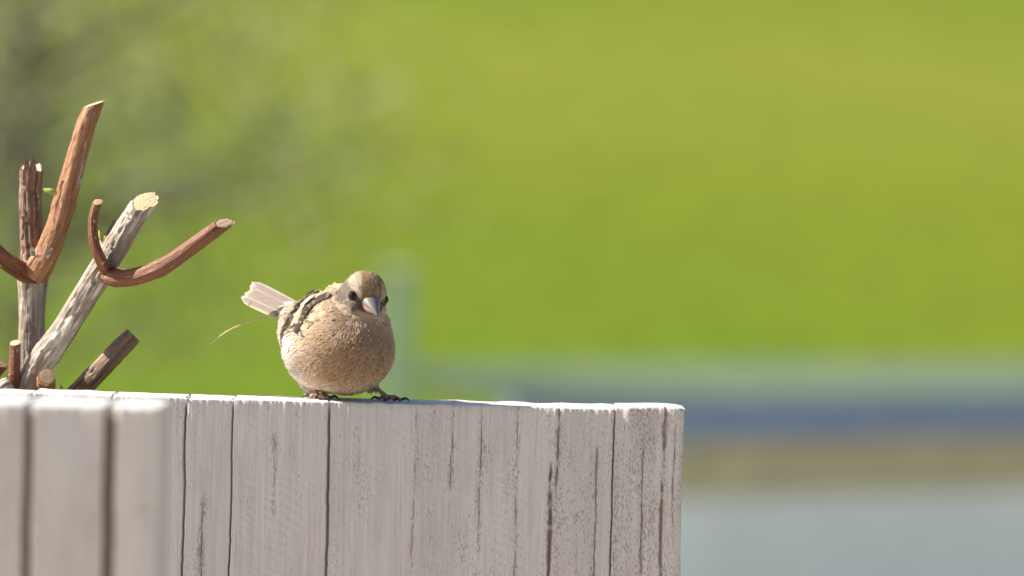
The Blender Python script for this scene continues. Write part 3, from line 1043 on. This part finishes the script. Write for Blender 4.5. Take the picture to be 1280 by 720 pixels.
def surf_point(sh, ang):
    """body surface point at station sh (mm along heading) and angle from the back line"""
    a_ = math.radians(ang)
    d = BUP * math.cos(a_) + LAT * math.sin(a_)
    o = BC + H * sh
    t_ = 50.0
    while body_sdf((o + d * t_)[None])[0] > 0 and t_ > 1: t_ -= 0.4
    p = o + d * t_
    return p, grad(p[None])[0]


for side_ in (1, -1):
    geos = []
    for r_i, (sh, n_, a0, a1, ln, wd) in enumerate([(-22, 4, 18, 46, 13, 7), (-13, 5, 16, 54, 13, 7), (-4, 5, 18, 60, 12.5, 6.5), (4, 4, 24, 60, 11, 6)]):
        for k in range(n_):
            an = (a0 + (a1 - a0) * (k + 0.5 * (r_i % 2)) / (n_ - 0.5)) * side_
            p, n = surf_point(sh + random.uniform(-1.5, 1.5), an)
            dirn = -H + 0.10 * LAT * side_ - 0.25 * BUP + TD * 0.25 + 0.12 * np.array([random.uniform(-1, 1) for _ in range(3)])
            dark_f = (abs(an) < 34) or (r_i < 2 and k == n_ - 2) or random.random() < 0.3
            geos.append(feather_geo(p + n * 1.2, dirn - n * (dirn @ n) + n * 0.10, n, ln * random.uniform(0.9, 1.1), wd, CR if not dark_f else CR * 0.9, TN, DK if dark_f else TN * 1.2, 0.10, 0.62 if dark_f else 0.5))
    V, C, F = join(geos)
    wing = mesh_obj('wing', V / S_MM, F, M['plumage'], bird, True, None, C)
    for k in range(7):
        p, n = surf_point(-14 - k * 0.8, (30 + k * 4.5) * side_)
        dirn = -H * 1.0 + TD * 0.30 - BUP * 0.10
        V, C, F = join([feather_geo(p + n * (0.9 - 0.05 * k), dirn - n * (dirn @ n) + n * 0.05, n, 22 - k * 1.0, 6.0, TN * 1.2, GB * 0.8, DK * 1.5, 0.10, 0.72, 0.35)])
        mesh_obj('flight_feather', V / S_MM, F, M['plumage'], wing, True, None, C)

# streaked mantle and scapulars on the side turned to the viewer
def pick(px, py):
    y_ = -60.0
    p = q(px, py, y_)
    while y_ < 62:
        p = q(px, py, y_)
        if body_sdf(p[None])[0] < 0.2: break
        y_ += 0.5
    return p, grad(p[None])[0]


chains = [
    ([(413, 370), (407, 372), (401, 375), (395, 379), (389, 384), (384, 390), (380, 397), (377, 404)], 9.5, 5.6, DK, DK * 1.6, 2.2),
    ([(402, 370), (395, 372), (389, 376), (383, 381), (379, 387), (375, 394)], 9.0, 4.4, CR, CR * 1.05, 2.4),
    ([(397, 367), (390, 369), (384, 373), (379, 379), (374, 387), (371, 396)], 8.0, 4.0, DK * 1.2, TN, 2.0),
    ([(374, 405), (376, 411), (378, 417)], 7.0, 3.2, DK * 1.3, CR, 1.3),
    ([(383, 402), (388, 405), (396, 402)], 5.5, 4.0, TN * 0.5, CR, 1.3),
    ([(405, 380), (398, 386), (392, 393), (388, 399), (400, 395), (407, 390)], 8.0, 5.0, np.array([0.50, 0.40, 0.30]), CR * 0.95, 1.0),
]
cg = []
for pts, ln, wd, cd_, ce_, hgt in chains:
    ps = [pick(*a) for a in pts]
    for k, (p, n) in enumerate(ps):
        nxt = ps[min(k + 1, len(ps) - 1)][0] - ps[max(0, min(k, len(ps) - 2))][0]
        d_ = nrmz(nxt) + 0.08 * np.array([random.uniform(-1, 1) for _ in range(3)])
        cg.append(feather_geo(p + n * hgt - nrmz(d_) * 1.5, d_ - n * (d_ @ n) + n * 0.05, n, ln * random.uniform(0.9, 1.1), wd, ce_, TN, cd_, 0.10, 0.70))
for g_ in cg:
    V, C, F = join([g_])
    mesh_obj('scapular_feather', V / S_MM, F, M['plumage'], bird, True, None, C)

# tail: twelve narrow feathers, closed fan
TSIDE = nrmz(np.cross(TD, [-0.25, -0.9, 0.55]))
if TSIDE[1] > 0: TSIDE = -TSIDE
TN_ = np.cross(TSIDE, TD)
if TN_[1] > 0: TN_ = -TN_
TLEN = np.linalg.norm(TAIL1 - TAIL0)
for k in range(10):
    u_ = (k - 4.5) / 4.5
    basep = TAIL0 + TSIDE * u_ * 5.0 - TD * 8 + TN_ * (0.5 * (1 - abs(u_)) + 0.15 * (k % 2) - 0.9)
    dirn = TD + TSIDE * u_ * 0.03
    V, C, F = join([feather_geo(basep, dirn, TN_ + TSIDE * u_ * 0.25, TLEN + 6 - 3.0 * (1 - abs(u_)) + random.uniform(-1, 1), 6.4, np.array([0.60, 0.54, 0.47]), np.array([0.46, 0.39, 0.33]), np.array([0.33, 0.27, 0.225]), 0.02, 0.66, 0.22)])
    mesh_obj('tail_feather', V / S_MM, F, M['plumage'], bird, True, None, C)


for k in range(16):
    u_ = random.uniform(-1, 1)
    bp = TAIL0 - TD * random.uniform(5, 13) + TSIDE * u_ * 6.5 + TN_ * random.uniform(1.8, 3.4)
    dirn = TD + TSIDE * u_ * -0.06 - TN_ * 0.08
    V, C, F = join([feather_geo(bp, dirn, TN_ + TSIDE * u_ * 0.2, random.uniform(13, 19), 6.5, np.array([0.70, 0.61, 0.51]), np.array([0.60, 0.51, 0.42]), np.array([0.60, 0.50, 0.40]), 0.03, 0.7, 0.6)])
    mesh_obj('tail_covert', V / S_MM, F, M['plumage'], bird, True, None, C)


# beak
def mandible(name, base, d, upv, length, w0, h0, mat, lower, parent):
    n, sg = 14, 20
    sdv = np.cross(d, upv)
    V, F = [], []
    for i in range(n):
        t_ = i / (n - 1)
        k = (1 - t_ ** 1.12) ** 0.86 if t_ < 1 else 0.0
        k = max(k, 0.03)
        drop = (-0.9 * t_ ** 2.2 if not lower else 0.7 * t_ ** 1.6)
        cen = base + d * length * t_ + upv * drop
        for j in range(sg):
            a_ = 2 * math.pi * j / sg
            y_ = math.sin(a_)
            hh = h0 if (y_ > 0) != lower else h0 * 0.16
            V.append(cen + sdv * math.cos(a_) * w0 * k + upv * y_ * hh * k)
    for i in range(n - 1):
        for j in range(sg):
            j2 = (j + 1) % sg
            F.append((i * sg + j, i * sg + j2, (i + 1) * sg + j2, (i + 1) * sg + j))
    F.append([(n - 1) * sg + j for j in range(sg)]); F.append([j for j in range(sg)][::-1])
    return mesh_obj(name, np.array(V) / S_MM, F, mat, parent, True)


BUPV = nrmz(HU - BKD * (HU @ BKD))
mandible('upper_bill', BEAK, BKD, BUPV, 15.6, 6.5, 6.6, M['beak'], False, bird)
mandible('lower_bill', BEAK - BUPV * 0.15, nrmz(BKD - BUPV * 0.05), BUPV, 13.6, 6.0, 5.4, M['beak_low'], True, bird)

for e in eyes:
    bm = bmesh.new()
    bmesh.ops.create_uvsphere(bm, u_segments=24, v_segments=16, radius=EYE_R / S_MM)
    bmesh.ops.translate(bm, verts=bm.verts[:], vec=Vector(e / S_MM))
    me = bpy.data.meshes.new('eye'); bm.to_mesh(me); bm.free()
    for pl_ in me.polygons: pl_.use_smooth = True
    me.materials.append(M['eye'])
    link(bpy.data.objects.new('eye', me), bird)


# legs, toes and claws
def limb(name, pts, mat, parent, segs=12, rings=0.0):
    c_ = catmull(pts, 26)
    p, r = c_[:, :3], c_[:, 3]
    tan = np.gradient(p, axis=0); tan /= np.linalg.norm(tan, axis=1)[:, None]
    ref = np.array([0.13, 0.9, 0.41])
    a_ = np.cross(tan, ref); a_ /= np.linalg.norm(a_, axis=1)[:, None]
    b_ = np.cross(tan, a_)
    th = np.linspace(0, 2 * np.pi, segs, endpoint=False)
    r = r * (1 + rings * np.sin(np.arange(len(r)) * 1.9))
    V = p[:, None] + (np.cos(th)[None, :, None] * a_[:, None] + np.sin(th)[None, :, None] * b_[:, None]) * r[:, None, None]
    n = len(p)
    I = np.arange(n * segs).reshape(n, segs); I2 = np.roll(I, -1, 1)
    F = [tuple(x) for x in np.stack([I[:-1], I[1:], I2[1:], I2[:-1]], -1).reshape(-1, 4)] + [tuple(I[0]), tuple(I[-1][::-1])]
    return mesh_obj(name, V.reshape(-1, 3) / S_MM, F, mat, parent, True)


def foot(ankle, pad, toes, hind):
    leg = limb('leg', [(*ankle, 1.9), (*(ankle * 0.55 + pad * 0.45 + np.array([0, -0.4, 0.3])), 1.25), (*(pad + np.array([0, 0, 0.6])), 1.6)], M['leg'], bird, rings=0.05)
    for (dx, dy, ln) in toes + [hind]:
        d = nrmz([dx, dy, 0.0])
        p0 = pad + np.array([0, 0, 0.2])
        k = p0 + d * ln * 0.45 + np.array([0, 0, 1.1])
        e = np.array([*(pad + d * ln)[:2], 1.25])
        limb('toe', [(*p0, 1.45), (*k, 1.15), (*(k * 0.5 + e * 0.5), 1.15), (*e, 0.85)], M['leg'], leg, rings=0.10)
        c1 = e + d * 2.4 + np.array([0, 0, 1.2]); c2 = e + d * 4.6 + np.array([0, 0, 0.3]); c3 = e + d * 5.4 + np.array([0, 0, -1.0])
        limb('claw', [(*(e - d * 0.6), 0.85), (*c1, 0.8), (*c2, 0.5), (*c3, 0.10)], M['claw'], leg)


an_r = q(463, 478, 3); pd_r = q(484, 494, 0); pd_r[2] = 1.9
foot(an_r, pd_r, [(0.95, -0.30, 9.5), (0.55, -0.8, 9.0), (-0.15, -1.0, 7.5)], (-0.9, 0.25, 5.5))
an_l = q(389, 480, 10); pd_l = q(397, 496, 4); pd_l[2] = 1.9
foot(an_l, pd_l, [(0.98, -0.22, 8.5), (0.55, -0.83, 9.0), (-0.1, -1.0, 8.0)], (-0.85, 0.4, 5.5))

# dry grass strand caught under the tail
sp = [q(345, 391, 40), q(330, 397, 40), q(312, 402, 38), q(290, 411, 34), q(274, 421, 32), q(262, 431, 30)]
st_o = bird_o + Vector(sp[0] / S_MM)
c_ = [(*(p - sp[0]), r) for p, r in zip(sp, (0.5, 0.55, 0.6, 0.55, 0.5, 0.25))]
so = limb('dry_grass_strand', c_, M['straw'], None, 8)
so.location = st_o
tag(so, 'thin curved straw coloured grass strand trailing below the sparrow tail', 'grass strand')

# ------------------------------------------------------------------ far things on the slope
def gz1(x, y):
    return float(ground_z(np.array([x]), np.array([y]))[0])


# low outbuilding: roof, slate-blue gutter, tan eave board, pale wall
BD = 46.0
c0 = P(1070, 497, BD)                               # gutter line reference
yawb = math.radians(36)
bx, by = math.cos(yawb), math.sin(yawb)             # along the eave (right end farther)
nxv, nyv = -by, bx                                  # away from the viewer
ob_ground = gz1(c0.x, c0.y) - 0.3
house = empty('outbuilding', (c0.x, c0.y, ob_ground), 'low pale outbuilding with slate blue gutter beyond the screen', 'building')
house.rotation_euler = (0, 0, yawb)
hz = c0.z - ob_ground
LX0, LX1, DEP = -3.0, 7.5, 2.2
box('wall', (LX0 + 0.1, 0.30, 0.0), (LX1 - 0.1, DEP - 0.2, hz - 0.72), M['render'], house)
for k in range(2):
    box('eave_board', (LX0 + 0.04, 0.265 - 0.008 * k, hz - 0.71 + 0.20 * k), (LX1 - 0.04, 0.298 + DEP - 0.5, hz - 0.515 + 0.20 * k), M['eave'], house, 0.01)
yd = box('bounce_yard', (LX0 - 4, -9.0, -0.25), (LX1 + 4, -0.4, 0.32), M['paving'])  # unseen paving added to reflect sunlight onto the shaded wall
yd.location = house.location; yd.rotation_euler = house.rotation_euler
tag(yd, 'pale paved yard out of view, added to bounce light onto the wall', None, None, 'structure')
gt = box('gutter', (LX0, 0.02, hz - 0.30), (LX1, 0.20, hz), M['gutter'], house, 0.03)
nsh = 14
for k in range(nsh):
    xa = LX0 + (LX1 - LX0) * k / nsh; xb = LX0 + (LX1 - LX0) * (k + 1) / nsh
    V = []
    rise = 0.14
    for (xx_, up) in ((xa + 0.02, 0.0), (xa + 0.05, 0.012), (xa + 0.10, 0.0), (xb - 0.005, 0.0)):
        V += [(xx_, 0.10, hz + 0.01 + up), (xx_, DEP, hz + rise + up), (xx_, 0.10, hz - 0.03 + up), (xx_, DEP, hz + rise - 0.04 + up)]
    F = []
    for i in range(3):
        a_ = i * 4; b_ = a_ + 4
        F += [(a_, b_, b_ + 1, a_ + 1), (a_ + 2, a_ + 3, b_ + 3, b_ + 2), (a_, a_ + 2, b_ + 2, b_), (a_ + 1, b_ + 1, b_ + 3, a_ + 3)]
    F += [(0, 1, 3, 2), (12, 14, 15, 13)]
    mesh_obj('roof_sheet', V, F, M['roof'], house, False)

# pale post on the grass
pp = P(498, 345, 30.0)
pz = gz1(pp.x, pp.y)
pr = empty('garden_post', (pp.x, pp.y, pz), 'pale upright post on the grass behind the sparrow', 'post')
box('shaft', (-0.07, -0.07, -0.2), (0.07, 0.07, pp.z - pz), M['post'], pr, 0.01)
box('cap', (-0.08, -0.08, pp.z - pz + 0.001), (0.08, 0.08, pp.z - pz + 0.04), M['post'], pr, 0.01)


# grey-green loose tree on the hillside
def tree(name, label, base, height, cz, sx, sz, nleaf, seed):
    rs = random.Random(seed)
    root = empty(name, base, label, 'tree', None)
    tv, tf, lv, lf = [], [], [], []

    def seg(p, e, r0, r1):
        d = (e - p).normalized()
        a_ = d.orthogonal().normalized(); b_ = d.cross(a_)
        o = len(tv)
        for (c_, r) in ((p, r0), (e, r1)):
            for k in range(6):
                an = 2 * math.pi * k / 6
                tv.append((c_ + (a_ * math.cos(an) + b_ * math.sin(an)) * r)[:])
        for k in range(6):
            k2 = (k + 1) % 6
            tf.append((o + k, o + k2, o + 6 + k2, o + 6 + k))
    mid = cz
    top = Vector((0.1, 0, height * 0.85))
    seg(Vector((0, 0, -0.3)), Vector((0.05, 0, height * 0.3)), 0.09, 0.07)
    seg(Vector((0.05, 0, height * 0.3)), top, 0.07, 0.02)
    clumps = []
    for k in range(46):
        c_ = Vector((rs.gauss(0, sx), rs.gauss(0, sx), mid + rs.gauss(0, sz)))
        if c_.z < 0.25: c_.z = 0.25 + rs.random() * 0.5
        st = Vector((0.05, 0, min(max(0.4, c_.z - 0.6), height * 0.8)))
        jt = st.lerp(c_, 0.55) + Vector((0, 0, 0.12))
        seg(st, jt, 0.03, 0.02); seg(jt, c_, 0.02, 0.008)
        clumps.append(c_)
    for _ in range(nleaf):
        c_ = rs.choice(clumps) + Vector((rs.gauss(0, 0.42), rs.gauss(0, 0.42), rs.gauss(0, 0.40)))
        c_.z = max(c_.z, 0.1)
        d = Vector((rs.gauss(0, 1), rs.gauss(0, 1), rs.gauss(0, 1))).normalized()
        a_ = d.orthogonal().normalized() * 0.026; d = d * 0.042
        o = len(lv)
        lv += [(c_ - d)[:], (c_ + a_)[:], (c_ + d)[:], (c_ - a_)[:]]
        lf.append((o, o + 1, o + 2, o + 3))
    mesh_obj('trunk', tv, tf, M['twig'], root, True)
    mesh_obj('crown', lv, lf, M['leaf'], root, False)
    return root


def on_ground(px, py):
    """hillside point that a pixel looks at"""
    d_ = 50.0
    while d_ < 400:
        p = P(px, py, d_)
        if p.z < gz1(p.x, p.y): return p
        d_ += 0.25
    return p


tb = P(25, 130, 44.0)
tz = gz1(tb.x, tb.y)
tree('hillside_tree', 'loose grey green tree on the grass behind the cut stems', (tb.x, tb.y, tz), tb.z - tz + 1.4, tb.z - tz, 0.95, 0.85, 6500, 5)
